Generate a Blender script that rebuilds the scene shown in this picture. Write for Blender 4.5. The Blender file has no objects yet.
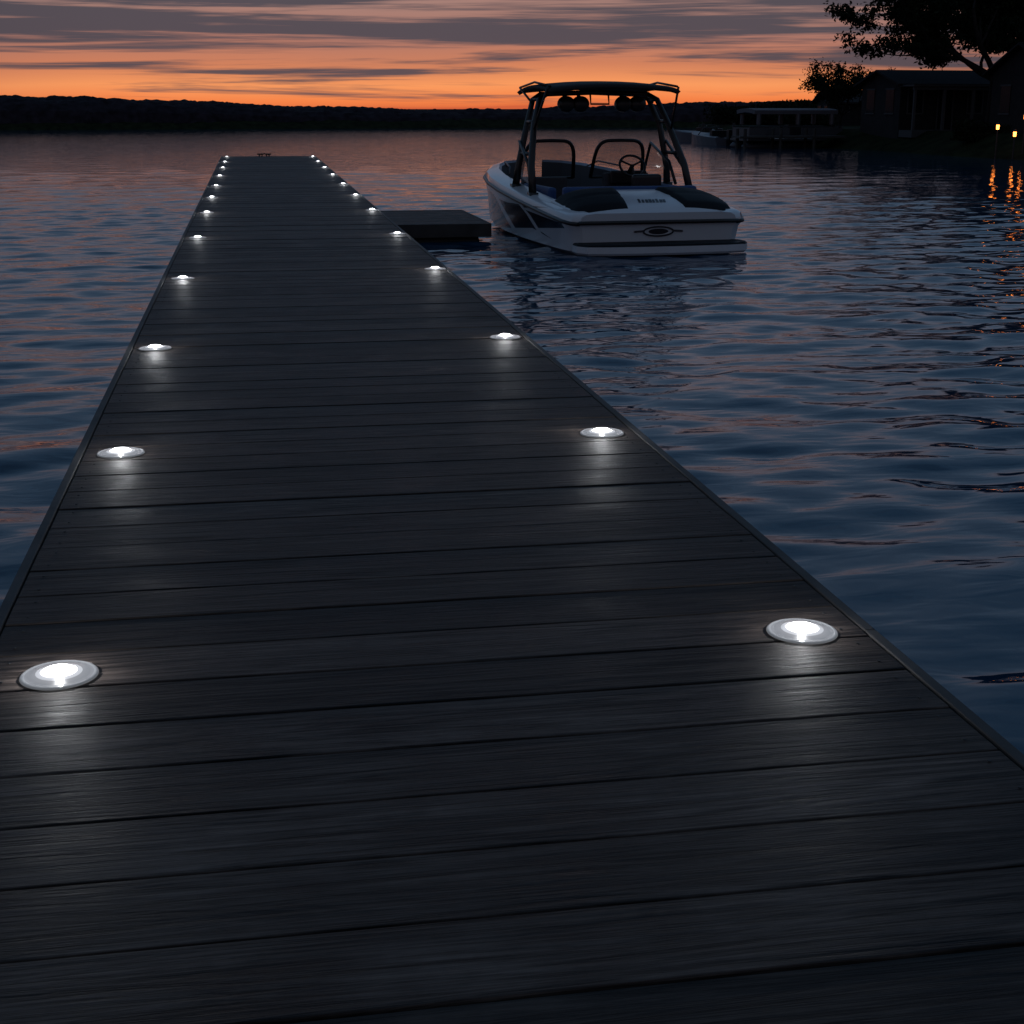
import bpy, bmesh, math, random
import numpy as np
from mathutils import Vector, Matrix, noise
random.seed(7); np.random.seed(7)
scene=bpy.context.scene
COL=scene.collection
WZ=-0.95   # water level (deck top = 0)

# ---------------------------------------------------------------- helpers
def mat(name, base=(.5,.5,.5), rough=.5, metal=0, spec=.5, emit=None, es=0, var=0.0, vscale=8.0, trans=0, alpha=1, bump=0):
    m=bpy.data.materials.new(name); m.use_nodes=True
    nt=m.node_tree; b=nt.nodes['Principled BSDF']
    b.inputs['Base Color'].default_value=(*base,1)
    b.inputs['Roughness'].default_value=rough
    b.inputs['Metallic'].default_value=metal
    b.inputs['Specular IOR Level'].default_value=spec
    b.inputs['Transmission Weight'].default_value=trans
    b.inputs['Alpha'].default_value=alpha
    if emit: b.inputs['Emission Color'].default_value=(*emit,1); b.inputs['Emission Strength'].default_value=es
    if var>0 or bump>0:
        tc=nt.nodes.new('ShaderNodeTexCoord'); n=nt.nodes.new('ShaderNodeTexNoise')
        n.inputs['Scale'].default_value=vscale; n.inputs['Detail'].default_value=4
        nt.links.new(tc.outputs['Object'],n.inputs['Vector'])
        if var>0:
            r=nt.nodes.new('ShaderNodeValToRGB')
            r.color_ramp.elements[0].position=.3; r.color_ramp.elements[1].position=.7
            r.color_ramp.elements[0].color=(*[c*(1-var) for c in base],1)
            r.color_ramp.elements[1].color=(*[min(1,c*(1+var)) for c in base],1)
            nt.links.new(n.outputs['Fac'],r.inputs['Fac']); nt.links.new(r.outputs['Color'],b.inputs['Base Color'])
        if bump>0:
            bp=nt.nodes.new('ShaderNodeBump'); bp.inputs['Strength'].default_value=bump; bp.inputs['Distance'].default_value=.02
            nt.links.new(n.outputs['Fac'],bp.inputs['Height']); nt.links.new(bp.outputs['Normal'],b.inputs['Normal'])
    return m

def obj(name, verts, faces, mats=(), parent=None, smooth=False, fm=None, loc=None):
    me=bpy.data.meshes.new(name); me.from_pydata([tuple(v) for v in verts],[],[tuple(f) for f in faces]); me.update()
    for m in mats: me.materials.append(m)
    if fm is not None: me.polygons.foreach_set('material_index',fm)
    if smooth: me.polygons.foreach_set('use_smooth',[True]*len(me.polygons))
    o=bpy.data.objects.new(name,me); COL.objects.link(o)
    if parent: o.parent=parent
    if loc: o.location=loc
    return o
def empty(name,loc=(0,0,0),rz=0):
    e=bpy.data.objects.new(name,None); COL.objects.link(e); e.location=loc; e.rotation_euler=(0,0,rz); e.empty_display_size=.3
    return e

class MB:
    """mesh builder"""
    def __init__(s): s.v=[]; s.f=[]; s.m=[]
    def box(s,x0,x1,y0,y1,z0,z1,mi=0):
        n=len(s.v)
        s.v+=[(x0,y0,z0),(x1,y0,z0),(x1,y1,z0),(x0,y1,z0),(x0,y0,z1),(x1,y0,z1),(x1,y1,z1),(x0,y1,z1)]
        for f in ((0,3,2,1),(4,5,6,7),(0,1,5,4),(1,2,6,5),(2,3,7,6),(3,0,4,7)): s.f.append(tuple(n+i for i in f)); s.m.append(mi)
    def tube(s,pts,r,mi=0,seg=8,cap=True,closed=False):
        pts=[Vector(p) for p in pts]; n=len(pts); rs=r if isinstance(r,(list,tuple)) else [r]*n
        base=len(s.v); up=None
        for i,p in enumerate(pts):
            if closed: d=(pts[(i+1)%n]-pts[i-1]).normalized()
            else: d=(pts[min(i+1,n-1)]-pts[max(i-1,0)]).normalized()
            if up is None:
                up=Vector((0,0,1)) if abs(d.z)<.9 else Vector((1,0,0))
            a=(up-d*up.dot(d))
            if a.length<1e-4: a=d.orthogonal()
            a.normalize(); up=a; b=d.cross(a)
            for k in range(seg):
                t=2*math.pi*k/seg; s.v.append(tuple(p+(a*math.cos(t)+b*math.sin(t))*rs[i]))
        rng=n if closed else n-1
        for i in range(rng):
            j=(i+1)%n
            for k in range(seg):
                k2=(k+1)%seg
                s.f.append((base+i*seg+k,base+i*seg+k2,base+j*seg+k2,base+j*seg+k)); s.m.append(mi)
        if cap and not closed:
            s.f.append(tuple(base+k for k in reversed(range(seg)))); s.m.append(mi)
            s.f.append(tuple(base+(n-1)*seg+k for k in range(seg))); s.m.append(mi)
    def lathe(s,prof,c=(0,0,0),seg=24,mi=0,axis='z',mis=None):
        base=len(s.v); n=len(prof)
        for (r,z) in prof:
            for k in range(seg):
                t=2*math.pi*k/seg
                if axis=='z': p=(c[0]+r*math.cos(t),c[1]+r*math.sin(t),c[2]+z)
                elif axis=='y': p=(c[0]+r*math.cos(t),c[1]+z,c[2]+r*math.sin(t))
                else: p=(c[0]+z,c[1]+r*math.cos(t),c[2]+r*math.sin(t))
                s.v.append(p)
        for i in range(n-1):
            for k in range(seg):
                k2=(k+1)%seg
                s.f.append((base+i*seg+k,base+i*seg+k2,base+(i+1)*seg+k2,base+(i+1)*seg+k)); s.m.append(mis[i] if mis else mi)
    def grid(s,rows,mi=0,closed=False):
        base=len(s.v); nr=len(rows); nc=len(rows[0])
        for r in rows: s.v+= [tuple(p) for p in r]
        for i in range(nr-1):
            for j in range(nc-1):
                s.f.append((base+i*nc+j,base+i*nc+j+1,base+(i+1)*nc+j+1,base+(i+1)*nc+j)); s.m.append(mi(i,j) if callable(mi) else mi)
    def make(s,name,mats,parent=None,smooth=False,bevel=0,loc=None,seg=2):
        o=obj(name,s.v,s.f,mats,parent,smooth,s.m,loc)
        if bevel:
            b=o.modifiers.new('bevel','BEVEL'); b.width=bevel; b.segments=seg; b.limit_method='ANGLE'; b.angle_limit=math.radians(40)
        return o

# ---------------------------------------------------------------- camera
f_px=1450.0
th=math.atan(404/f_px); psi=math.radians(10.06)
cam=bpy.data.cameras.new('camera'); co=bpy.data.objects.new('camera',cam); COL.objects.link(co)
cam.sensor_width=36; cam.lens=36*f_px/1024; cam.clip_start=.05; cam.clip_end=5000
co.location=(0,0,1.06); co.rotation_euler=(math.pi/2-th,0,-psi)
scene.camera=co
scene.view_settings.view_transform='Standard'; scene.view_settings.look='None'; scene.view_settings.exposure=0

# ---------------------------------------------------------------- sky (world)
w=bpy.data.worlds.new('World'); scene.world=w; w.use_nodes=True; nt=w.node_tree; N=nt.nodes; L=nt.links
try:
    w.cycles.sampling_method='MANUAL'; w.cycles.sample_map_resolution=512
except Exception: pass
for n in list(N): N.remove(n)
out=N.new('ShaderNodeOutputWorld'); bg=N.new('ShaderNodeBackground'); L.new(bg.outputs[0],out.inputs[0])
tc=N.new('ShaderNodeTexCoord')
def math_(op,a,b=None,c=None,clamp=False):
    n=N.new('ShaderNodeMath'); n.operation=op; n.use_clamp=clamp
    for i,x in enumerate((a,b,c)):
        if x is None: continue
        if isinstance(x,(int,float)): n.inputs[i].default_value=x
        else: L.new(x,n.inputs[i])
    return n.outputs[0]
def mapr(v,a,b,c,d,smooth=True):
    n=N.new('ShaderNodeMapRange'); n.interpolation_type='SMOOTHSTEP' if smooth else 'LINEAR'
    L.new(v,n.inputs[0])
    for i,x in enumerate((a,b,c,d)): n.inputs[i+1].default_value=x
    return n.outputs[0]
def mixc(f,a,b,mode='MIX'):
    n=N.new('ShaderNodeMix'); n.data_type='RGBA'; n.blend_type=mode
    if isinstance(f,(int,float)): n.inputs[0].default_value=f
    else: L.new(f,n.inputs[0])
    for i,x in ((6,a),(7,b)):
        if isinstance(x,tuple): n.inputs[i].default_value=(*x,1)
        else: L.new(x,n.inputs[i])
    return n.outputs[2]
def ramp(v,els):
    n=N.new('ShaderNodeValToRGB'); L.new(v,n.inputs[0]); e=n.color_ramp.elements
    e[0].position=els[0][0]; e[0].color=(*els[0][1],1); e[1].position=els[-1][0]; e[1].color=(*els[-1][1],1)
    for p,c in els[1:-1]:
        x=e.new(p); x.color=(*c,1)
    return n.outputs[0]
sep=N.new('ShaderNodeSeparateXYZ'); L.new(tc.outputs['Generated'],sep.inputs[0])
z=math_('MAXIMUM',sep.outputs[2],0.0)
hx=math_('MULTIPLY',sep.outputs[0],math.sin(math.radians(8))); hy=math_('MULTIPLY',sep.outputs[1],math.cos(math.radians(8)))
hd=math_('ADD',hx,hy)
hl=math_('SQRT',math_('ADD',math_('MULTIPLY',sep.outputs[0],sep.outputs[0]),math_('MULTIPLY',sep.outputs[1],sep.outputs[1])))
d=math_('DIVIDE',hd,math_('MAXIMUM',hl,.001))
def noise_(sx,sy,sz,scale,detail=5,rough=.55,dist=0.0,off=0):
    mp=N.new('ShaderNodeMapping'); mp.inputs['Scale'].default_value=(sx,sy,sz); mp.inputs['Location'].default_value=(off,off*.7,off*.3)
    L.new(tc.outputs['Generated'],mp.inputs[0])
    n=N.new('ShaderNodeTexNoise'); n.inputs['Scale'].default_value=scale; n.inputs['Detail'].default_value=detail; n.inputs['Roughness'].default_value=rough; n.inputs['Distortion'].default_value=dist
    L.new(mp.outputs[0],n.inputs['Vector']); return n.outputs['Fac']
nz=noise_(1,1,1,6,2,.5,0,3)
zz=math_('ADD',z,math_('MULTIPLY',math_('SUBTRACT',nz,.5),.012))
zz=math_('MAXIMUM',zz,0)
sq=math_('SQRT',zz)
glow=ramp(sq,[(0,(.66,.125,.045)),(.07,(.92,.23,.065)),(.12,(.96,.33,.115)),(.165,(.64,.22,.11)),(.21,(.44,.19,.14)),(.27,(.37,.22,.19)),(.36,(.26,.225,.265)),(.5,(.12,.19,.29)),(.72,(.075,.16,.28)),(1,(.035,.08,.15))])
side=ramp(sq,[(0,(.15,.05,.046)),(.12,(.32,.10,.07)),(.18,(.19,.10,.10)),(.27,(.14,.125,.14)),(.36,(.14,.155,.205)),(.5,(.10,.17,.265)),(.72,(.07,.15,.265)),(1,(.035,.08,.15))])
az=mapr(d,.86,.992,0,1)
clear=mixc(az,side,glow)
back=mapr(d,.3,-.9,0,1); backz=mapr(z,.02,.35,0,1)
clear=mixc(math_('MULTIPLY',back,backz),clear,(.092,.115,.16))
cl=noise_(2.6,2.6,60,1.0,6,.60,.5,11)
cl2=noise_(5,5,190,1.0,4,.6,.3,23)
dens=mapr(z,.012,.05,-.11,.065)
cm=math_('ADD',math_('ADD',cl,math_('MULTIPLY',math_('SUBTRACT',cl2,.5),.55)),dens)
cmask=mapr(cm,.43,.60,0,1)
fade=mapr(z,.075,.17,1,.25)
cmask=math_('MULTIPLY',cmask,fade)
cloudcol=mixc(az,(.038,.042,.058),(.073,.068,.086))
tot=mixc(math_('MULTIPLY',cmask,.93),clear,cloudcol)
below=mapr(sep.outputs[2],-.02,-.001,1,0)
tot=mixc(below,tot,(.01,.012,.016))
L.new(tot,bg.inputs[0]); bg.inputs[1].default_value=1.0

# ---------------------------------------------------------------- water
def axis(lo,hi,a,b,step,g):
    c=list(np.arange(a,b,step)); x=b; s=step
    while x<hi: c.append(x); s*=g; x+=s
    c.append(hi); x=a; s=step; l=[]
    while x>lo: s*=g; x-=s; l.append(x)
    return np.array(sorted(l)+c)
xs=axis(-600,600,-6,13,.065,1.035); ys=axis(-40,700,1.5,30,.055,1.018)
X,Y=np.meshgrid(xs,ys); sx=np.gradient(xs); sy=np.gradient(ys); SP=np.maximum(sx[None,:]*.5,sy[:,None])
Z=np.zeros_like(X)
rs=np.random.RandomState(11)
for i in range(120):
    lam=.22*(2.0/.22)**(rs.rand())
    ang=math.radians(97)+rs.normal(0,.6)
    k=2*math.pi/lam; slope=.0180 if lam<1.0 else .010
    kx,ky=k*math.cos(ang),k*math.sin(ang); ph=rs.rand()*6.28
    wgt=np.clip(lam/(SP*2.8)-1,0,1)
    mod=.62+.6*np.sin(X*.7*rs.rand()+Y*.5*rs.rand()+rs.rand()*6)
    Z+=slope/k*np.sin(kx*X+ky*Y+ph)*wgt*mod
nx,ny=len(xs),len(ys)
V=np.stack([X.ravel(),Y.ravel(),Z.ravel()+WZ],1)
ii,jj=np.meshgrid(np.arange(nx-1),np.arange(ny-1)); a=(jj*nx+ii).ravel()
F=np.stack([a,a+1,a+1+nx,a+nx],1)
me=bpy.data.meshes.new('water'); me.vertices.add(len(V)); me.vertices.foreach_set('co',V.ravel())
me.loops.add(F.size); me.loops.foreach_set('vertex_index',F.ravel()); me.polygons.add(len(F))
me.polygons.foreach_set('loop_start',np.arange(0,F.size,4)); me.polygons.foreach_set('use_smooth',np.ones(len(F),bool)); me.update(); me.validate()
wm=bpy.data.materials.new('lake_water'); wm.use_nodes=True; t=wm.node_tree; b=t.nodes['Principled BSDF']
b.inputs['Base Color'].default_value=(.005,.036,.075,1); b.inputs['Roughness'].default_value=.045; b.inputs['IOR'].default_value=1.37
c=t.nodes.new('ShaderNodeTexCoord'); h=None
for sc,st,ro in (((.7,1.9,1),.055,8),((2.4,6.0,1),.018,-12)):
    mp=t.nodes.new('ShaderNodeMapping'); mp.inputs['Scale'].default_value=sc; mp.inputs['Rotation'].default_value=(0,0,math.radians(ro))
    n=t.nodes.new('ShaderNodeTexNoise'); n.inputs['Scale'].default_value=1; n.inputs['Detail'].default_value=2; n.inputs['Roughness'].default_value=.45; n.inputs['Distortion'].default_value=.4
    t.links.new(c.outputs['Object'],mp.inputs[0]); t.links.new(mp.outputs[0],n.inputs['Vector'])
    mu=t.nodes.new('ShaderNodeMath'); mu.operation='MULTIPLY'; mu.inputs[1].default_value=st; t.links.new(n.outputs['Fac'],mu.inputs[0])
    if h is None: h=mu.outputs[0]
    else:
        ad=t.nodes.new('ShaderNodeMath'); ad.operation='ADD'; t.links.new(h,ad.inputs[0]); t.links.new(mu.outputs[0],ad.inputs[1]); h=ad.outputs[0]
bp=t.nodes.new('ShaderNodeBump'); bp.inputs['Strength'].default_value=1; bp.inputs['Distance'].default_value=.42
t.links.new(h,bp.inputs['Height']); t.links.new(bp.outputs['Normal'],b.inputs['Normal'])
me.materials.append(wm); wo=bpy.data.objects.new('water',me); COL.objects.link(wo)

# ---------------------------------------------------------------- ground
def shoreX(y): return 29.5+1.0*math.sin(y*.13)+.5*math.sin(y*.37+1)+max(0,y-100)*1.1
def inland(x,y):
    return max(x-shoreX(y), y-150-3*math.sin(x*.05), -x-320)
gx=axis(-900,900,24,44,.5,1.13); gy=axis(-60,1500,30,158,1.6,1.12)
rows=[]
for y in gy:
    r=[]
    for x in gx:
        dd=inland(x,y); zz_=WZ+max(-2.2,min(.95,dd*.45))
        if dd>2.2: zz_+= .2*noise.noise(Vector((x*.1,y*.1,0)))*min(1,(dd-2.2)*.2)
        if -1<dd<3: zz_+=.08*noise.noise(Vector((x*1.3,y*1.3,5)))
        r.append((x,y,zz_))
    rows.append(r)
g=MB(); g.grid(rows)
grass=mat('grass',(.014,.018,.008),.95,spec=.05,var=.5,vscale=1.5,bump=.6)
g.make('ground',[grass],smooth=True)

# distant tree line
tx=np.arange(-150,140,.2); mb=MB()
hp=[(-150,2.6),(-60,2.7),(-27,2.45),(-14,2.2),(-4,1.8),(5,1.35),(12,1.1),(20,.95),(30,1.0),(38,1.25),(46,1.6),(60,1.9),(140,2.2)]
rows=[]
for j in range(9):
    r=[]
    for x in tx:
        H=np.interp(x,[p[0] for p in hp],[p[1] for p in hp])-WZ
        y=151+j*1.1+3*math.sin(x*.05)
        prof=[.0,.55,.74,.84,.9,.96,1.0,.95,.9][j]
        nn=.28*noise.noise(Vector((x*.13,j*.9,1)))+.18*noise.noise(Vector((x*.6,j*2.3,4)))+.13*noise.noise(Vector((x*1.9,j*1.7,9)))+.08*noise.noise(Vector((x*4.7,j*1.7,2)))
        r.append((x,y+.3*noise.noise(Vector((x,j,2))),WZ-.05+H*prof+(nn*(.3+.7*prof) if j else 0)))
    rows.append(r)
mb.grid(rows)
farm=mat('far_foliage',(.022,.018,.024),.95,spec=.05,var=.5,vscale=1.2)
mb.make('distant_treeline',[farm])

# ---------------------------------------------------------------- dock
XL=-.583; DY0,DY1=-.9,34.45; PITCH=.188
def XRf(y): return 1.233+.009*max(y,0)
wood=bpy.data.materials.new('weathered_deck_wood'); wood.use_nodes=True; t=wood.node_tree; b=t.nodes['Principled BSDF']
c=t.nodes.new('ShaderNodeTexCoord'); sp=t.nodes.new('ShaderNodeSeparateXYZ'); t.links.new(c.outputs['Object'],sp.inputs[0])
def tm(op,a,b_=None):
    n=t.nodes.new('ShaderNodeMath'); n.operation=op
    for i,x in enumerate((a,b_)):
        if x is None: continue
        if isinstance(x,(int,float)): n.inputs[i].default_value=x
        else: t.links.new(x,n.inputs[i])
    return n.outputs[0]
def tnoise(vec,detail,rough,dist,scale=1):
    n=t.nodes.new('ShaderNodeTexNoise'); n.inputs['Scale'].default_value=scale; n.inputs['Detail'].default_value=detail; n.inputs['Roughness'].default_value=rough; n.inputs['Distortion'].default_value=dist
    t.links.new(vec,n.inputs['Vector']); return n.outputs['Fac']
pid=tm('FLOOR',tm('DIVIDE',tm('SUBTRACT',sp.outputs[1],DY0),PITCH))
wn=t.nodes.new('ShaderNodeTexWhiteNoise'); wn.noise_dimensions='1D'; t.links.new(pid,wn.inputs['W'])
def grainvec(fx,fy):
    cb=t.nodes.new('ShaderNodeCombineXYZ')
    t.links.new(tm('ADD',tm('MULTIPLY',sp.outputs[0],fx),tm('MULTIPLY',pid,7.3)),cb.inputs[0]); t.links.new(tm('MULTIPLY',sp.outputs[1],fy),cb.inputs[1]); t.links.new(tm('MULTIPLY',sp.outputs[2],30.0),cb.inputs[2]); return cb.outputs[0]
g1=tnoise(grainvec(2.4,85.0),5,.7,.8)     # fine fibres
g2=tnoise(grainvec(1.3,16.0),4,.6,2.6)    # cathedral grain / knots
bn=tnoise(c.outputs['Object'],5,.65,.3,3.6) # blotches, wear
gn=tm('ADD',tm('MULTIPLY',g1,.5),tm('MULTIPLY',g2,.5))
r=t.nodes.new('ShaderNodeValToRGB'); t.links.new(gn,r.inputs['Fac'])
r.color_ramp.elements[0].position=.40; r.color_ramp.elements[0].color=(.010,.0075,.0065,1); r.color_ramp.elements[1].position=.62; r.color_ramp.elements[1].color=(.130,.102,.088,1)
mx=t.nodes.new('ShaderNodeMix'); mx.data_type='RGBA'; mx.blend_type='MULTIPLY'; mx.inputs[0].default_value=1
v=tm('MULTIPLY',tm('ADD',tm('MULTIPLY',wn.outputs['Value'],.6),.5),tm('MAXIMUM',tm('ADD',tm('MULTIPLY',bn,3.2),-.75),.15))
cc=t.nodes.new('ShaderNodeCombineColor')
for i in range(3): t.links.new(v,cc.inputs[i])
t.links.new(r.outputs['Color'],mx.inputs[6]); t.links.new(cc.outputs[0],mx.inputs[7]); t.links.new(mx.outputs[2],b.inputs['Base Color'])
t.links.new(tm('ADD',tm('MULTIPLY',bn,.6),tm('ADD',tm('MULTIPLY',gn,.4),.10)),b.inputs['Roughness'])
b.inputs['Specular IOR Level'].default_value=.17
bp=t.nodes.new('ShaderNodeBump'); bp.inputs['Strength'].default_value=1.0; bp.inputs['Distance'].default_value=.008
t.links.new(gn,bp.inputs['Height']); t.links.new(bp.outputs['Normal'],b.inputs['Normal'])
darkwood=mat('dark_wet_timber',(.03,.028,.027),.7,var=.4,vscale=5,bump=.3)
steel=mat('galvanised_steel',(.12,.12,.13),.45,metal=1)

dock=empty('wooden_dock')
mb=MB(); n=int((DY1-DY0)/PITCH)
for i in range(n):
    y0=DY0+i*PITCH; gp=.0022+random.random()*.0022
    dz=random.uniform(-.0018,.0018)
    mb.box(XL+.028,XRf(y0+.09)-.028,y0+gp,y0+PITCH-gp,-.035+dz,dz)
pl=mb.make('planks',[wood],dock,bevel=.003)
mb=MB()
def fbox(xa0,xb0,xa1,xb1,y0,y1,z0,z1):
    n=len(mb.v); mb.v+=[(xa0,y0,z0),(xb0,y0,z0),(xb1,y1,z0),(xa1,y1,z0),(xa0,y0,z1),(xb0,y0,z1),(xb1,y1,z1),(xa1,y1,z1)]
    for f in ((0,3,2,1),(4,5,6,7),(0,1,5,4),(1,2,6,5),(2,3,7,6),(3,0,4,7)): mb.f.append(tuple(n+i for i in f)); mb.m.append(0)
yy=DY0
while yy<DY1:
    y2=min(yy+3.6,DY1)
    fbox(XL,XL+.024,XL,XL+.024,yy+.001,y2-.001,-.21,.002)
    fbox(XRf(yy)-.024,XRf(yy),XRf(y2)-.024,XRf(y2),yy+.001,y2-.001,-.21,.002); yy=y2
mb.box(XL,XRf(DY1),DY1,DY1+.04,-.21,.002)
mb.make('fascia_boards',[darkwood],dock,bevel=.003)
mb=MB()
for x in (XL+.1,.33,1.1):
    mb.box(x,x+.045,DY0,DY1-.01,-.2,-.045)
yy=.5
while yy<DY1:
    for x in (XL+.16,XRf(yy)-.3): mb.tube([(x+.07,yy,-3.2),(x+.07,yy,-.21)],.075,seg=12)
    mb.box(XL+.05,XRf(yy)-.05,yy-.05,yy+.05,-.36,-.205); yy+=3.05
mb.make('joists_and_piles',[darkwood],dock)
mb=MB()
for i in range(60):
    y0=DY0+(i+.5)*PITCH
    for x in (XL+.07,XRf(y0)-.07):
        for dy in (-.05,.05):
            mb.lathe([(.0035,.0004),(.003,.0018),(0.0001,.0018)],(x+random.uniform(-.004,.004),y0+dy,.0005),seg=8)
mb.make('deck_screws',[mat('dark_screw',(.04,.04,.04),.6,metal=.5)],dock)
mb=MB()
for x,y in ((.30,DY1-.12),(.46,DY1-.12)):
    mb.tube([(x-.08,y,.06),(x-.04,y,.05),(x+.04,y,.05),(x+.08,y,.06)],[.012,.017,.017,.012],seg=8)
    for s in (-.03,.03): mb.tube([(x+s,y,.0),(x+s,y,.05)],.014,seg=8)
mb.make('cleats',[darkwood],dock,smooth=True)

# ---------------------------------------------------------------- dock lights
lens=mat('clear_acrylic_lens',(.10,.10,.105),.25,spec=.5,emit=(.92,.96,1),es=.10)
ledm=mat('led_diffuser',(.9,.9,.9),.4,emit=(.98,.985,1),es=9)
halo=mat('inner_lens_glow',(.4,.4,.42),.3,emit=(.95,.97,1),es=1.0)
halo2=mat('outer_lens_glow',(.14,.14,.15),.25,emit=(.93,.96,1),es=.26)
rim=mat('clear_rim',(.16,.16,.165),.15,spec=.7,emit=(.92,.96,1),es=.10)
Ls=[(2.73,-.405),(4.64,-.44),(6.76,-.455),(9.61,-.445),(12.7,-.445),(15.8,-.445),(18.5,-.45),(21.3,-.45),(24.5,-.45),(27.8,-.45),(30.9,-.45),(34.0,-.45)]
Rs=[(2.71,1.098),(4.66,1.135),(6.81,1.175),(9.9,1.225),(12.8,1.255),(15.9,1.295),(18.7,1.32),(21.5,1.345),(24.6,1.37),(27.6,1.395),(30.7,1.42),(33.9,1.45)]
dl=None
for y,x in Ls+Rs:
    if dl is None:
        mb=MB()
        mb.lathe([(.074,.001),(.074,.003),(.0715,.005),(.067,.006),(.065,.0048),(.056,.0062),(.044,.0085),(.035,.0105),(.029,.012),(.026,.0145),(.015,.017),(.0005,.0175)],seg=48,mis=[3,3,3,3,0,0,4,2,2,1,1])
        dl=mb.make('dock_light',[lens,ledm,halo,rim,halo2],smooth=True); o=dl
    else:
        o=bpy.data.objects.new('dock_light',dl.data); COL.objects.link(o)
    o.location=(x,y,.0015); o.rotation_euler=(random.uniform(-.01,.01),random.uniform(-.01,.01),random.random()*6)
    ld=bpy.data.lights.new('led_lamp','POINT'); ld.energy=.72; ld.color=(.97,.98,1); ld.shadow_soft_size=0.0
    lo=bpy.data.objects.new('led_lamp',ld); COL.objects.link(lo); lo.parent=o; lo.location=(0,0,.055)

# ---------------------------------------------------------------- finger dock
fd=empty('floating_finger_dock',(0,0,0))
mb=MB(); FZ=-.66
y=22.5
while y<25.6:
    mb.box(1.50,3.62,y+.004,y+.146,FZ-.035,FZ+random.uniform(-.002,.002)); y+=.15
mb.make('planks',[wood],fd,bevel=.004)
mb=MB(); mb.box(1.48,3.65,22.44,22.495,FZ-.2,FZ+.004); mb.box(1.48,3.65,25.61,25.66,FZ-.2,FZ+.004); mb.box(3.622,3.67,22.5,25.6,FZ-.2,FZ+.003)
mb.make('frame',[darkwood],fd,bevel=.004)
mb=MB(); mb.box(1.6,3.5,22.6,25.5,WZ-.25,FZ-.205)
mb.make('float_drums',[mat('black_float',(.02,.02,.022),.5)],fd,bevel=.05)

# ---------------------------------------------------------------- motorboat
gel=bpy.data.materials.new('white_gelcoat'); gel.use_nodes=True; t=gel.node_tree; b=t.nodes['Principled BSDF']
b.inputs['Roughness'].default_value=.2; b.inputs['Coat Weight'].default_value=.4
c=t.nodes.new('ShaderNodeTexCoord'); sp=t.nodes.new('ShaderNodeSeparateXYZ'); t.links.new(c.outputs['Object'],sp.inputs[0])
yc=tm('SUBTRACT',sp.outputs[1],.3)
def band(z0,sl,w0,wsl):
    ln=tm('ADD',z0,tm('MULTIPLY',yc,sl)); wd=tm('ADD',w0,tm('MULTIPLY',tm('MAXIMUM',yc,0.0),wsl))
    return tm('LESS_THAN',tm('ABSOLUTE',tm('SUBTRACT',sp.outputs[2],ln)),wd)
m1=band(.40,-.02,.04,.06); m2=band(.10,.12,-.01,.022); m3=band(.64,-.05,-.01,.02)
sl_=tm('SUBTRACT',sp.outputs[1],tm('MULTIPLY',sp.outputs[2],2.2))
brk=tm('MULTIPLY',tm('GREATER_THAN',tm('ABSOLUTE',tm('SUBTRACT',sl_,.9)),.10),tm('GREATER_THAN',tm('ABSOLUTE',tm('SUBTRACT',sl_,2.5)),.14))
msk=tm('MULTIPLY',tm('MINIMUM',tm('ADD',tm('ADD',m1,m2),m3),1.0),brk)
msk=tm('MULTIPLY',msk,tm('GREATER_THAN',sp.outputs[1],.22))
mx=t.nodes.new('ShaderNodeMix'); mx.data_type='RGBA'; mx.inputs[6].default_value=(.62,.64,.68,1); mx.inputs[7].default_value=(.012,.016,.028,1)
t.links.new(msk,mx.inputs[0]); t.links.new(mx.outputs[2],b.inputs['Base Color'])
white=mat('white_deck_gelcoat',(.60,.62,.66),.22,var=.04,vscale=3)
black=mat('black_trim',(.009,.009,.011),.35)
vinyl=mat('charcoal_vinyl',(.006,.007,.010),.65,bump=.1,vscale=60,spec=.18)
blue=mat('navy_vinyl',(.015,.055,.18),.5)
lightv=mat('light_vinyl',(.22,.25,.32),.45)
glass=mat('tinted_glass',(.03,.035,.04),.05,spec=.8,alpha=.35)
canvas=mat('black_canvas',(.01,.011,.014),.8,bump=.2,vscale=20)
floorm=mat('grey_deck_mat',(.05,.05,.06),.8)
logo=mat('dark_decal',(.02,.02,.03),.3)

boat=empty('motorboat',(5.72,20.35,WZ),math.radians(4.2)); boat.scale=(1.07,1.07,1.0)
st=[(0,1.10,.56),(.06,1.20,.57),(.2,1.27,.59),(.6,1.31,.63),(1.4,1.33,.69),(2.4,1.34,.76),(3.4,1.34,.84),(4.3,1.29,.91),(5.1,1.16,.97),(5.8,.93,1.02),(6.3,.65,1.05),(6.6,.28,1.06)]
def hullrow(y,hb,s):
    k=-.30 if y<4.8 else -.30+(y-4.8)*.3
    ch=.03+max(0,y-3)*.04
    pts=[(0,k),(.84*hb,ch-.06),(.93*hb,ch+.02),(.945*hb,ch+.16),(.965*hb,(ch+s)*.5+.06),(1.0*hb,s-.15),(1.0*hb,s-.10),(.975*hb,s-.03),(.92*hb,s+.005),(.80*hb,s+.02)]
    return pts
rows=[]
for y,hb,s in st:
    p=hullrow(y,hb,s)
    rk=lambda x_,z_: y+ (0.0 if y>.3 else (z_*-.12))   # raked transom
    rows.append([(-a,rk(a,b_),b_) for a,b_ in reversed(p)]+[(a,rk(a,b_),b_) for a,b_ in p[1:]])
mb=MB(); nc=len(rows[0])
mb.grid(rows,mi=lambda i,j: 1 if (j in (3,nc-5)) else 0)
mb.f.append(tuple(range(nc))); mb.m.append(0)
hull=mb.make('hull',[gel,black],boat,smooth=True)
hull.data.set_sharp_from_angle(angle=math.radians(32))
mb=MB()
rows=[]
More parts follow.
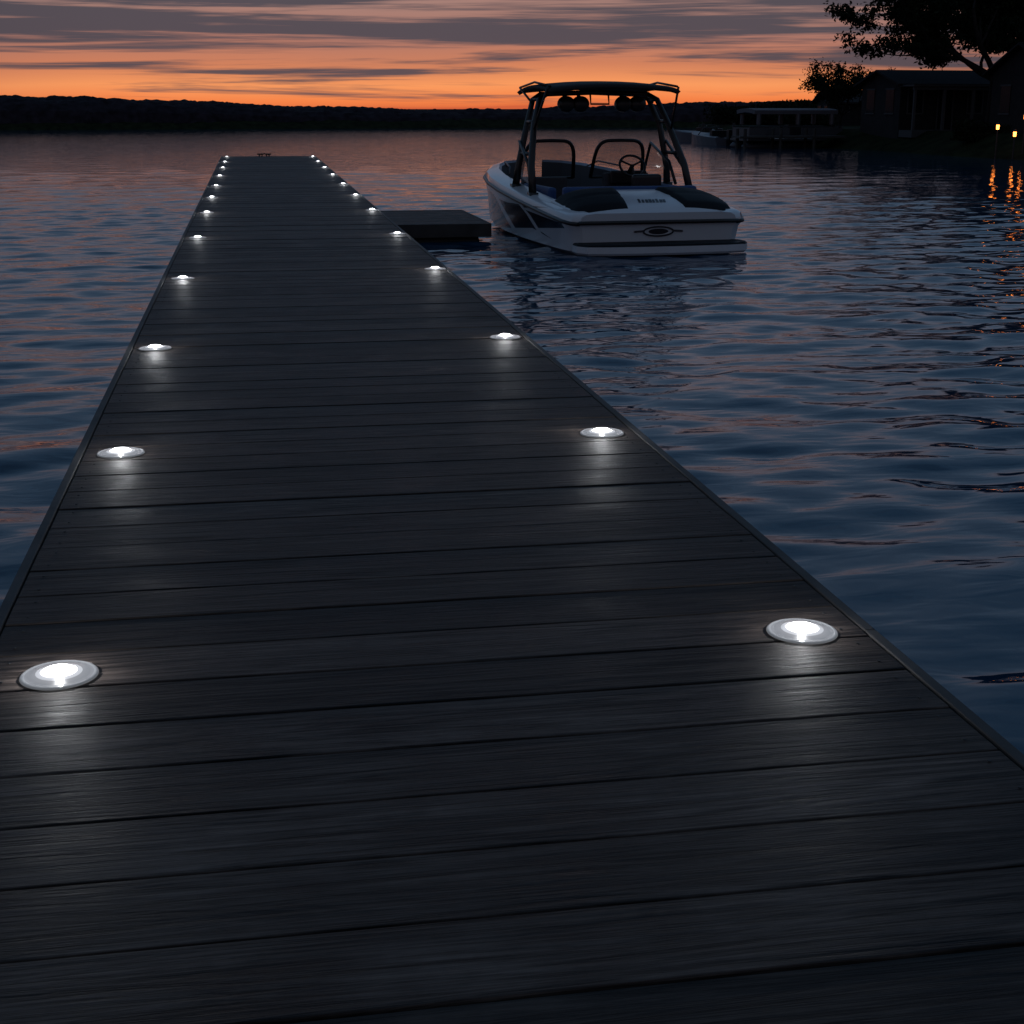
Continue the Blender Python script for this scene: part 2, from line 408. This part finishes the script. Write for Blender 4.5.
for y,hb,s in [q for q in st if q[0]>=.6]:
    fl=.18 if y<5.5 else .5
    rows.append([(-.80*hb,y,s+.02),(-.76*hb,y,s-.02),(-.74*hb,y,fl),(.74*hb,y,fl),(.76*hb,y,s-.02),(.80*hb,y,s+.02)])
mb.grid(rows,mi=lambda i,j: 1 if j in(1,2,3) else 0)
mb.make('liner',[lightv,floorm],boat)
def hbat(y): return np.interp(y,[q[0] for q in st],[q[1] for q in st])
def shat(y): return np.interp(y,[q[0] for q in st],[q[2] for q in st])
rows=[]
ysd=[-.068,.03,.12,.3,.55,.8,1.0,1.06,1.08]
zad=[.0,.055,.085,.12,.15,.17,.17,.13,-.1]
for y,za in zip(ysd,zad):
    r=[]
    for u in np.linspace(-1,1,25):
        hb=hbat(max(y,0))*.9
        r.append((u*hb,y+.10*abs(u)**4*(1 if y<.3 else 0),shat(max(y,0))+.012+za*(1-abs(u)**5)))
    rows.append(r)
mb=MB(); mb.grid(rows); mb.make('rear_deck',[white],boat,smooth=True)
def deckz(x,y): return shat(max(y,0))+.012+np.interp(y,ysd,zad)*(1-min(1,abs(x)/(hbat(max(y,0))*.9))**5)
for sgn in (-1,1):
    rows=[]
    for yi,y in enumerate(np.linspace(.03,1.0,15)):
        r=[]
        for u in np.linspace(0,1,15):
            x0=.26+.14*(1-y); x1=1.16-.16*max(0,.35-y)
            x=x0+(x1-x0)*u
            e=min(1,min(u,1-u)*13)*min(1,min((y-.03),(1.0-y))*14)
            seam=.014*(1 if abs(y-.52)<.04 else 0)
            r.append((sgn*x,y+(.06*u**3 if y<.4 else 0),deckz(x,y)-.01+.056*math.sqrt(max(0,e))-seam))
        rows.append(r)
    mb=MB(); mb.grid(rows); mb.make('sun_pad',[vinyl],boat,smooth=True)
mb=MB()
def yrk(z_): return -.12*z_-.006
def ellipse(cx,cz,a_,b_,mi=0,n=24,ring=0):
    pts=[(cx+a_*math.cos(2*math.pi*i/n),cz+b_*math.sin(2*math.pi*i/n)) for i in range(n)]
    if not ring:
        bs=len(mb.v); mb.v+=[(x,yrk(z_),z_) for x,z_ in pts]; mb.f.append(tuple(range(bs,bs+n))); mb.m.append(mi)
    else:
        mb.tube([(x,yrk(z_),z_) for x,z_ in pts],ring,mi,6,closed=True)
ellipse(0,.315,.21,.065,ring=.012)
ellipse(0,.315,.14,.04)
for sg in (-1,1): mb.tube([(sg*.34,yrk(.315),.315),(sg*.2,yrk(.325),.325)],.014,seg=6)
mb.make('transom_emblem',[logo],boat)
mb=MB()
xx=-.20
for i in range(8):
    wdt=random.uniform(.03,.042); hh_=random.uniform(.10,.15)
    n0=len(mb.v); mb.v+=[(xx,.2,deckz(xx,.2)+.004),(xx+wdt,.2,deckz(xx,.2)+.004),(xx+wdt+.02,.2+hh_,deckz(xx,.2+hh_)+.006),(xx+.02,.2+hh_,deckz(xx,.2+hh_)+.006)]; mb.f.append((n0,n0+1,n0+2,n0+3)); mb.m.append(0); xx+=.05
mb.make('deck_decal',[logo],boat)
mb=MB()
for sgn in (-1,1):
    mb.tube([(sgn*(hb+.012),y-(.06 if y<.1 else 0),s-.125) for y,hb,s in st],.028,seg=8)
mb.tube([(x,-.085,.45) for x in np.linspace(-1.12,1.12,9)],.028,seg=8)
mb.make('rub_rail',[black],boat,smooth=True)
# swim platform
mb=MB(); rows=[]
out_=[(-1.16,0),(-1.17,-.22),(-1.08,-.40),(-.8,-.47),(-.4,-.5),(0,-.51),(.4,-.5),(.8,-.47),(1.08,-.40),(1.17,-.22),(1.16,0)]
rows=[[(x*1,y,.03) for x,y in out_],[(x*1.02,y-.02*(y<0),.06) for x,y in out_],[(x*1.02,y-.02*(y<0),.15) for x,y in out_],[(x,y,.175) for x,y in out_],[(x*.98,y*.97,.176) for x,y in out_]]
mb.grid(rows,lambda i,j: 1 if i>=2 else 0)
n0=len(mb.v); mb.v+=[(x*.98,y*.97,.178) for x,y in out_]; mb.f.append(tuple(range(n0,n0+len(out_)))); mb.m.append(1)
n0=len(mb.v); mb.v+=[(x,y,.03) for x,y in out_]; mb.f.append(tuple(reversed(range(n0,n0+len(out_))))); mb.m.append(0)
mb.make('swim_platform',[white,vinyl],boat)
# seats
mb=MB()
mb.box(-.98,.98,1.10,1.24,.30,.88,0); mb.box(-.98,.98,1.24,1.72,.30,.52,1)
mb.box(-1.0,-.62,1.74,3.2,.28,.52,1); mb.box(-1.02,-.9,1.74,3.2,.52,.84,0); mb.box(.9,1.02,1.74,3.1,.3,.84,0)
mb.make('rear_bench',[blue,lightv],boat,bevel=.04,seg=3)
mb=MB()
mb.box(.38,.92,2.35,2.85,.45,.58,1); mb.box(.42,.88,2.27,2.39,.58,1.0,0); mb.box(.6,.7,2.5,2.6,.18,.45,2)
mb.make('helm_seat',[black,lightv,black],boat,bevel=.05,seg=3)
mb=MB()
mb.box(.30,1.0,3.22,3.42,.2,.98,1); mb.box(-1.0,-.3,3.22,3.42,.2,.92,1); mb.box(.36,.95,3.16,3.218,.80,1.02,0)
mb.make('dash_consoles',[black,floorm],boat,bevel=.03,seg=3)
mb=MB()
ct=Vector((.66,3.02,1.10)); nrm=Vector((0,-.8,.6)).normalized(); u_=Vector((1,0,0)); v_=nrm.cross(u_)
ringp=[ct+(u_*math.cos(a_)+v_*math.sin(a_))*.20 for a_ in np.linspace(0,2*math.pi,24,endpoint=False)]
mb.tube(ringp,.02,closed=True)
for a_ in (.5,2.6,4.7): mb.tube([ct,ct+(u_*math.cos(a_)+v_*math.sin(a_))*.19],.016,seg=6)
mb.tube([ct,ct-nrm*.2],.035)
mb.make('steering_wheel',[black],boat,smooth=True)
# windshield
mb=MB(); gl=MB()
def arch(x0,x1,y0,z0,z1,lean):
    pts=[]
    for tt in np.linspace(0,1,15):
        a_=math.pi*tt; e=.38
        cx=(x0+x1)/2; hw=(x1-x0)/2
        cs=math.copysign(abs(math.cos(a_))**e,-math.cos(a_)); sn=math.sin(a_)**e
        zz_=z0+(z1-z0)*sn
        pts.append((cx+hw*cs*(1-.10*sn),y0-lean*sn,zz_))
    mb.tube(pts,.03,seg=8); mb.tube([pts[0],pts[-1]],.02,seg=8)
    n0=len(gl.v); gl.v+=pts; gl.f.append(tuple(range(n0,n0+len(pts)))); gl.m.append(0)
arch(-.98,-.14,3.50,.90,1.50,.22); arch(.14,.98,3.50,.90,1.50,.22)
for sgn in (-1,1):
    pts=[(sgn*1.12,2.35,.84),(sgn*1.10,2.6,1.18),(sgn*1.04,3.28,1.46),(sgn*1.0,3.5,.92)]
    mb.tube(pts,.024,seg=8); n0=len(gl.v); gl.v+=pts; gl.f.append((n0,n0+1,n0+2,n0+3)); gl.m.append(0)
mb.make('windshield_frame',[black],boat,smooth=True); gl.make('windshield_glass',[glass],boat)
mb=MB()
for sgn in (-1,1):
    mb.tube([(sgn*.95,4.3,.92),(sgn*.92,4.4,1.05),(sgn*.8,5.2,1.10),(sgn*.7,5.5,1.0)],.014,seg=6)
mb.make('bow_rails',[steel],boat,smooth=True)
# tower
mb=MB()
for sgn in (-1,1):
    mb.tube([(sgn*1.20,1.95,.72),(sgn*1.17,2.15,1.15),(sgn*1.04,2.5,1.75),(sgn*.91,2.68,2.14),(sgn*.78,2.74,2.22)],[.06,.054,.047,.042,.038])
    mb.tube([(sgn*1.20,2.95,.78),(sgn*1.17,2.90,1.1),(sgn*1.04,2.9,1.75),(sgn*.91,3.05,2.14),(sgn*.78,3.1,2.22)],[.06,.052,.045,.042,.038])
    mb.tube([(sgn*1.14,2.27,1.32),(sgn*1.13,2.9,1.32)],.03); mb.tube([(sgn*1.04,2.5,1.80),(sgn*1.03,2.92,1.80)],.03)
    mb.tube([(sgn*1.18,2.1,1.05),(sgn*1.15,2.9,1.50)],.024)
    mb.tube([(sgn*.91,2.68,2.14),(sgn*.91,3.05,2.14)],.03)
    mb.tube([(sgn*1.06,2.45,1.66),(sgn*.98,1.98,2.32)],.018,seg=6); mb.tube([(sgn*.95,2.98,2.1),(sgn*.96,3.6,2.32)],.018,seg=6)
    mb.tube([(sgn*.95,1.95,2.33),(sgn*.95,2.8,2.40),(sgn*.95,3.65,2.33)],.018,seg=6)
    mb.box(sgn*1.20-.06,sgn*1.20+.06,1.86,2.04,.66,.76); mb.box(sgn*1.20-.06,sgn*1.20+.06,2.86,3.04,.74,.84)
mb.tube([(-.80,2.74,2.22),(0,2.70,2.25),(.80,2.74,2.22)],.038); mb.tube([(-.80,3.1,2.22),(0,3.1,2.25),(.80,3.1,2.22)],.038)
for x in (-.45,0,.45): mb.tube([(x,2.71,2.24),(x,3.1,2.24)],.022)
mb.tube([(-.14,2.66,2.22),(-.14,2.62,2.07),(.14,2.62,2.07),(.14,2.66,2.22)],.016,seg=6)
mb.make('wakeboard_tower',[black],boat,smooth=True)
mb=MB()
rows=[]
for y in np.linspace(1.88,3.72,9):
    k=(y-2.8)/.92
    rows.append([(x,y,2.42-.07*k*k-.06*(abs(x)/.95)**2.2*1.0-(.03 if abs(x)>.95 else 0)) for x in (-.98,-.94,-.75,-.5,-.25,0,.25,.5,.75,.94,.98)])
mb.grid(rows); o=mb.make('bimini_canopy',[canvas],boat,smooth=True)
so=o.modifiers.new('s','SOLIDIFY'); so.thickness=.06
mb=MB()
for x in (-.52,-.30,.36,.58):
    mb.lathe([(.001,-.13),(.095,-.13),(.12,-.10),(.125,0),(.10,.09),(.05,.14),(.001,.15)],(x,2.66,2.07),seg=18,axis='y')
    mb.tube([(x,2.7,2.12),(x,2.72,2.2)],.03)
mb.make('tower_speakers',[black],boat,smooth=True)

# ---------------------------------------------------------------- trees
bark=mat('bark',(.018,.015,.014),.9,var=.4,vscale=6,spec=.1)
leafm=mat('leaves',(.014,.019,.010),.9,spec=.05,var=.5,vscale=1.2)
def tree(name,loc,height,spread,seed,leafn,leafs,trunk_r=.22,fork=.3,keepf=.55):
    rd=random.Random(seed); root=empty(name,loc); wb=MB(); tips=[]
    def br(p,dr,ln,r,dep):
        pts=[p]; rr=[r]; q=p.copy(); dd=dr.copy(); nseg=4
        for i in range(nseg):
            dd=(dd+Vector((rd.gauss(0,.16),rd.gauss(0,.16),rd.gauss(.03,.12)))).normalized()
            q=q+dd*ln/nseg; pts.append(q.copy()); rr.append(r*(1-.45*(i+1)/nseg))
            if dep<=1: tips.append((q.copy(),dep))
        wb.tube(pts,rr,seg=7 if dep>2 else 5,cap=False)
        if dep==0: return
        nb=rd.choice([3,3,4]) if dep>1 else 3
        for k in range(nb):
            fr=1 if k==0 else rd.uniform(.35,.95); idx=min(nseg,max(1,int(round(fr*nseg))))
            a_=rd.random()*6.28; out_v=Vector((math.cos(a_)*spread,math.sin(a_)*spread,rd.uniform(-.15,.6)))
            nd=(dd*.75+out_v*.8).normalized()
            br(pts[idx],nd,ln*rd.uniform(.58,.8),rr[idx]*.68,dep-1)
    tl=height*fork
    wb.tube([(0,0,-.4),(0,0,0),(.03,0,tl*.5),(.1,.05,tl)],[trunk_r*1.5,trunk_r*1.15,trunk_r*.95,trunk_r*.85],seg=10,cap=False)
    top=Vector((.1,.05,tl))
    nl=6
    for k in range(nl):
        a_=k*6.283/(nl-1)+rd.uniform(-.3,.3)+3.14; el=rd.uniform(.25,.8) if k!=nl-1 else 1.6
        br(top-Vector((0,0,rd.uniform(0,tl*.2))),Vector((math.cos(a_)*spread,math.sin(a_)*spread,el)).normalized(),height*rd.uniform(.27,.34),trunk_r*.6,3)
    wb.make('trunk_and_limbs',[bark],root,smooth=True)
    rr=np.random.RandomState(seed); T=np.array([tuple(t_[0]) for t_ in tips])
    keep=T[rr.rand(len(T))<keepf]
    cen=keep[rr.randint(0,len(keep),leafn)]+rr.normal(0,leafs*1.9,(leafn,3))*[1,1,.7]
    a1=rr.normal(size=(leafn,3)); a1/=np.linalg.norm(a1,axis=1)[:,None]
    a2=np.cross(a1,rr.normal(size=(leafn,3))); a2/=np.linalg.norm(a2,axis=1)[:,None]
    s=leafs*rr.uniform(.5,1.2,(leafn,1))
    V=np.concatenate([cen-a1*s,cen+a2*s*.5,cen+a1*s,cen-a2*s*.5],1).reshape(-1,3)
    Fq=np.arange(leafn*4).reshape(-1,4)
    obj('foliage',V.tolist(),Fq.tolist(),[leafm],root)
    return root
tree('oak_tree',(33.9,64.5,-.05),11.0,1.2,21,48000,.12,.24,.25,.72)
tree('oak_tree',(44.5,78,0),12,1.1,5,26000,.16,.26,.25,.55)
tree('small_tree',(31.9,77.5,-.1),4.3,.7,9,9000,.09,.09,.2)
def bush(name,loc,sx_,sy_,sz_,n,seed,s0=.09):
    rr=np.random.RandomState(seed); ctr=rr.normal(0,.45,(14,3))*[sx_,sy_,sz_*.35]+[0,0,sz_*.35]
    c_=ctr[rr.randint(0,14,n)]+np.clip(rr.normal(0,.2,(n,3)),-.35,.35)*[sx_,sy_,sz_]; c_[:,2]=np.abs(c_[:,2])
    a1=rr.normal(size=(n,3)); a1/=np.linalg.norm(a1,axis=1)[:,None]; a2=np.cross(a1,rr.normal(size=(n,3))); a2/=np.linalg.norm(a2,axis=1)[:,None]
    s=s0*rr.uniform(.5,1.2,(n,1)); V=np.concatenate([c_-a1*s,c_+a2*s*.5,c_+a1*s,c_-a2*s*.5],1).reshape(-1,3)
    obj(name,V.tolist(),np.arange(n*4).reshape(-1,4).tolist(),[leafm],loc=loc)
bush('shrub',(31.6,61.2,-.3),1.2,.8,.9,3500,1); bush('shrub',(36.0,72.5,0),1.5,.8,1.2,3500,2); bush('shrub',(31.8,82,-.1),1.6,1.5,1.3,5000,3)
bush('shrub',(33.5,96,0),2.6,2.5,1.5,9000,4,.12); bush('shrub',(42,108,0),4.0,2.5,1.9,9000,6,.14)

# ---------------------------------------------------------------- houses
siding=mat('dark_siding',(.026,.025,.027),.9,var=.15,vscale=3,spec=.1); roofm=mat('shingle_roof',(.026,.025,.028),.95,var=.3,vscale=9,spec=.08)
trimm=mat('painted_trim',(.07,.07,.075),.8,spec=.1); winm=mat('window_glass',(.01,.012,.016),.25,spec=.12)
warm=mat('warm_lantern_glass',(.8,.5,.2),.4,emit=(1,.24,.035),es=11)
def house(name,loc,rz,W,D,H,rise,porch=True,over=.35):
    e=empty(name,loc,rz); a=MB(); a.box(-W/2,W/2,-D/2,D/2,-.4,H)
    for x in (-W/2,W/2):
        n0=len(a.v); a.v+=[(x,-D/2,H),(x,D/2,H),(x,0,H+rise)]; a.f.append((n0,n0+1,n0+2)); a.m.append(0)
    zz_=.2
    while zz_<H-.05:
        a.box(-W/2-.015,W/2+.015,-D/2-.015,-D/2-.002,zz_,zz_+.02); zz_+=.2
    a.make('walls',[siding],e)
    a=MB(); k=rise/(D/2)
    for sg in (-1,1):
        n0=len(a.v); y1=sg*(D/2+over); zl=H-over*k
        a.v+=[(-W/2-over,0,H+rise+.02),(W/2+over,0,H+rise+.02),(W/2+over,y1,zl+.02),(-W/2-over,y1,zl+.02),(-W/2-over,0,H+rise+.12),(W/2+over,0,H+rise+.12),(W/2+over,y1,zl+.12),(-W/2-over,y1,zl+.12)]
        for f_ in ((0,1,2,3),(4,7,6,5),(0,4,5,1),(1,5,6,2),(2,6,7,3),(3,7,4,0)): a.f.append(tuple(n0+i for i in f_)); a.m.append(0)
    a.make('roof',[roofm],e)
    a=MB(); g_=MB(); nW=max(2,int(W/1.6))
    for i in range(nW):
        cx=-W/2+(i+.5)*W/nW; door=(i==nW//2)
        z0=.05 if door else .85; z1=min(2.05,H-.25)
        g_.box(cx-.38,cx+.38,-D/2-.03,-D/2-.018,z0,z1)
        for x0,x1,q0,q1 in ((cx-.45,cx-.382,z0-.06,z1+.06),(cx+.382,cx+.45,z0-.06,z1+.06),(cx-.38,cx+.38,z1+.002,z1+.07),(cx-.38,cx+.38,z0-.07,z0-.002),(cx-.015,cx+.015,z0,z1)):
            a.box(x0,x1,-D/2-.06,-D/2-.032,q0,q1)
    for sy_ in (-D/4,D/4):
        g_.box(-W/2-.03,-W/2-.018,sy_-.4,sy_+.4,.85,min(2,H-.25)); a.box(-W/2-.06,-W/2-.032,sy_-.46,sy_+.46,.77,.84); a.box(-W/2-.06,-W/2-.032,sy_-.46,sy_+.46,min(2,H-.25)+.003,min(2,H-.25)+.07)
    a.make('window_trim',[trimm],e); g_.make('windows',[winm],e)
    if porch:
        a=MB(); py=-D/2-1.3
        for x in np.linspace(-W/2+.1,W/2-.1,4): a.box(x-.06,x+.06,py,py+.12,.05,H-.28)
        a.box(-W/2,W/2,py-.05,-D/2-.07,-.3,.04); a.box(-W/2,W/2,py-.02,py+.14,H-.28,H-.12); a.box(-W/2-.1,W/2+.1,py-.15,-D/2-.07,H-.118,H-.03)
        a.make('porch',[trimm],e)
    return e
house('cottage',(33.9,71.5,-.02),math.radians(4),4.9,4.0,2.2,.6)
house('lake_house',(37.6,61.5,.0),math.radians(2),8.0,5.0,2.6,1.1)
house('shed',(38.5,90,.0),math.radians(-8),5,3.2,1.4,.5,False)
def lantern(loc,h):
    e=MB(); e.tube([(0,0,-.4),(0,0,h)],.03,seg=8); e.lathe([(.001,h),(.05,h),(.06,h+.02)],seg=10); e.lathe([(.052,h+.02),(.06,h+.2)],seg=10,mi=1); e.lathe([(.11,h+.2),(.03,h+.28),(.001,h+.30)],seg=10)
    o=e.make('garden_lantern',[black,warm],loc=loc); return o
lantern((30.1,56.6,-.55),.75); lantern((30.95,56.0,-.4),1.0); lantern((31.25,55.3,-.35),.8); lantern((30.0,55.0,-.5),.45)

# ---------------------------------------------------------------- neighbouring dock, pontoon boat, small boats
nd=empty('neighbour_dock'); mb=MB()
mb.box(24.6,30.3,72.6,74.0,-.42,-.32)
for x in (24.9,26.8,28.6):
    for y in (72.7,73.9): mb.tube([(x,y,-3),(x,y,.05)],.09,seg=8)
mb.make('deck_and_posts',[darkwood],nd)
pb=empty('pontoon_boat',(28.2,75.6,WZ),math.radians(4))
alum=mat('aluminium',(.09,.095,.11),.5,metal=.8); pcan=mat('grey_canvas',(.10,.10,.12),.8); panel=mat('painted_panel',(.05,.055,.065),.5)
mb=MB()
for y in (-.8,.8): mb.lathe([(.01,-2.9),(.2,-2.7),(.28,-2.3),(.28,2.7),(.01,2.75)],(0,y,.08),seg=14,axis='x')
mb.make('pontoons',[alum],pb,smooth=True)
mb=MB(); mb.box(-2.7,2.7,-1.2,1.2,.36,.46); mb.make('deck',[panel],pb)
mb=MB()
for y in (-1.15,1.15):
    mb.box(-2.6,-.4,y-.015,y+.015,.52,1.02,0); mb.box(.3,2.6,y-.015,y+.015,.52,1.02,0); mb.tube([(-2.65,y,1.08),(2.65,y,1.08)],.022,1)
    for x in (-2.6,-1.5,-.4,.3,1.45,2.6): mb.tube([(x,y,.46),(x,y,1.08)],.02,1)
mb.box(-2.62,-2.58,-1.1,1.1,.52,1.02,0); mb.box(2.58,2.62,-1.1,1.1,.52,1.02,0)
mb.make('fence_rails',[panel,alum],pb)
mb=MB()
for x in (-2.1,.1,2.0):
    for y in (-1.1,1.1): mb.tube([(x,y,1.05),(x,y*.98,1.85)],.022,1)
rows=[[(x,y,1.9+.10*(1-(y/1.2)**2)) for x in (-2.4,-1,0,1,2.3)] for y in (-1.2,-.8,0,.8,1.2)]
mb.grid(rows); o=mb.make('canopy',[pcan,alum],pb); s=o.modifiers.new('s','SOLIDIFY'); s.thickness=.2
mb=MB(); mb.box(-2.3,-1.3,-1.0,1.0,.47,.85); mb.box(1.3,2.4,-1.0,-.4,.47,.9); mb.box(.2,.7,.3,.9,.47,1.15); mb.make('seats_and_console',[floorm],pb,bevel=.05)
rbw=mat('runabout_gelcoat',(.10,.10,.12),.4)
def runabout(loc,rz,L_=4.5,hb0=.85):
    e=empty('runabout_boat',loc,rz); mb=MB(); rows=[]
    for tt in np.linspace(0,1,8):
        hb=hb0*(1-tt**3.2)+.02; x=-L_/2+L_*tt; s=.42+.18*tt
        rows.append([(x,-hb*.75,s+.05),(x,-hb,s),(x,-hb*.85,0),(x,0,-.2),(x,hb*.85,0),(x,hb,s),(x,hb*.75,s+.05),(x,0,s+.12*(1 if tt>.45 else -.9))])
        rows[-1].append(rows[-1][0])
    mb.grid(rows); mb.f.append(tuple(range(8))); mb.m.append(0); mb.make('hull',[rbw],e,smooth=False)
    mb=MB(); mb.tube([(.1,-.7,.55),(-.2,-.5,.95),(-.2,.5,.95),(.1,.7,.55)],.03); mb.box(-1.2,-.9,-.5,.5,.4,.8); mb.box(-L_/2-.25,-L_/2+.02,-.15,.15,-.1,.85); mb.make('fittings',[black],e)
runabout((26.0,82,WZ),math.radians(100)); runabout((27.6,88.5,WZ),math.radians(160),3.6); runabout((29.3,93,WZ),math.radians(60),4)
mb=MB(); mb.box(26.5,30.5,85.0,86.2,-.5,-.4)
for x in (26.7,28.6): mb.tube([(x,85.6,-3),(x,85.6,.2)],.09,seg=8)
mb.make('neighbour_dock',[darkwood])
print('done')
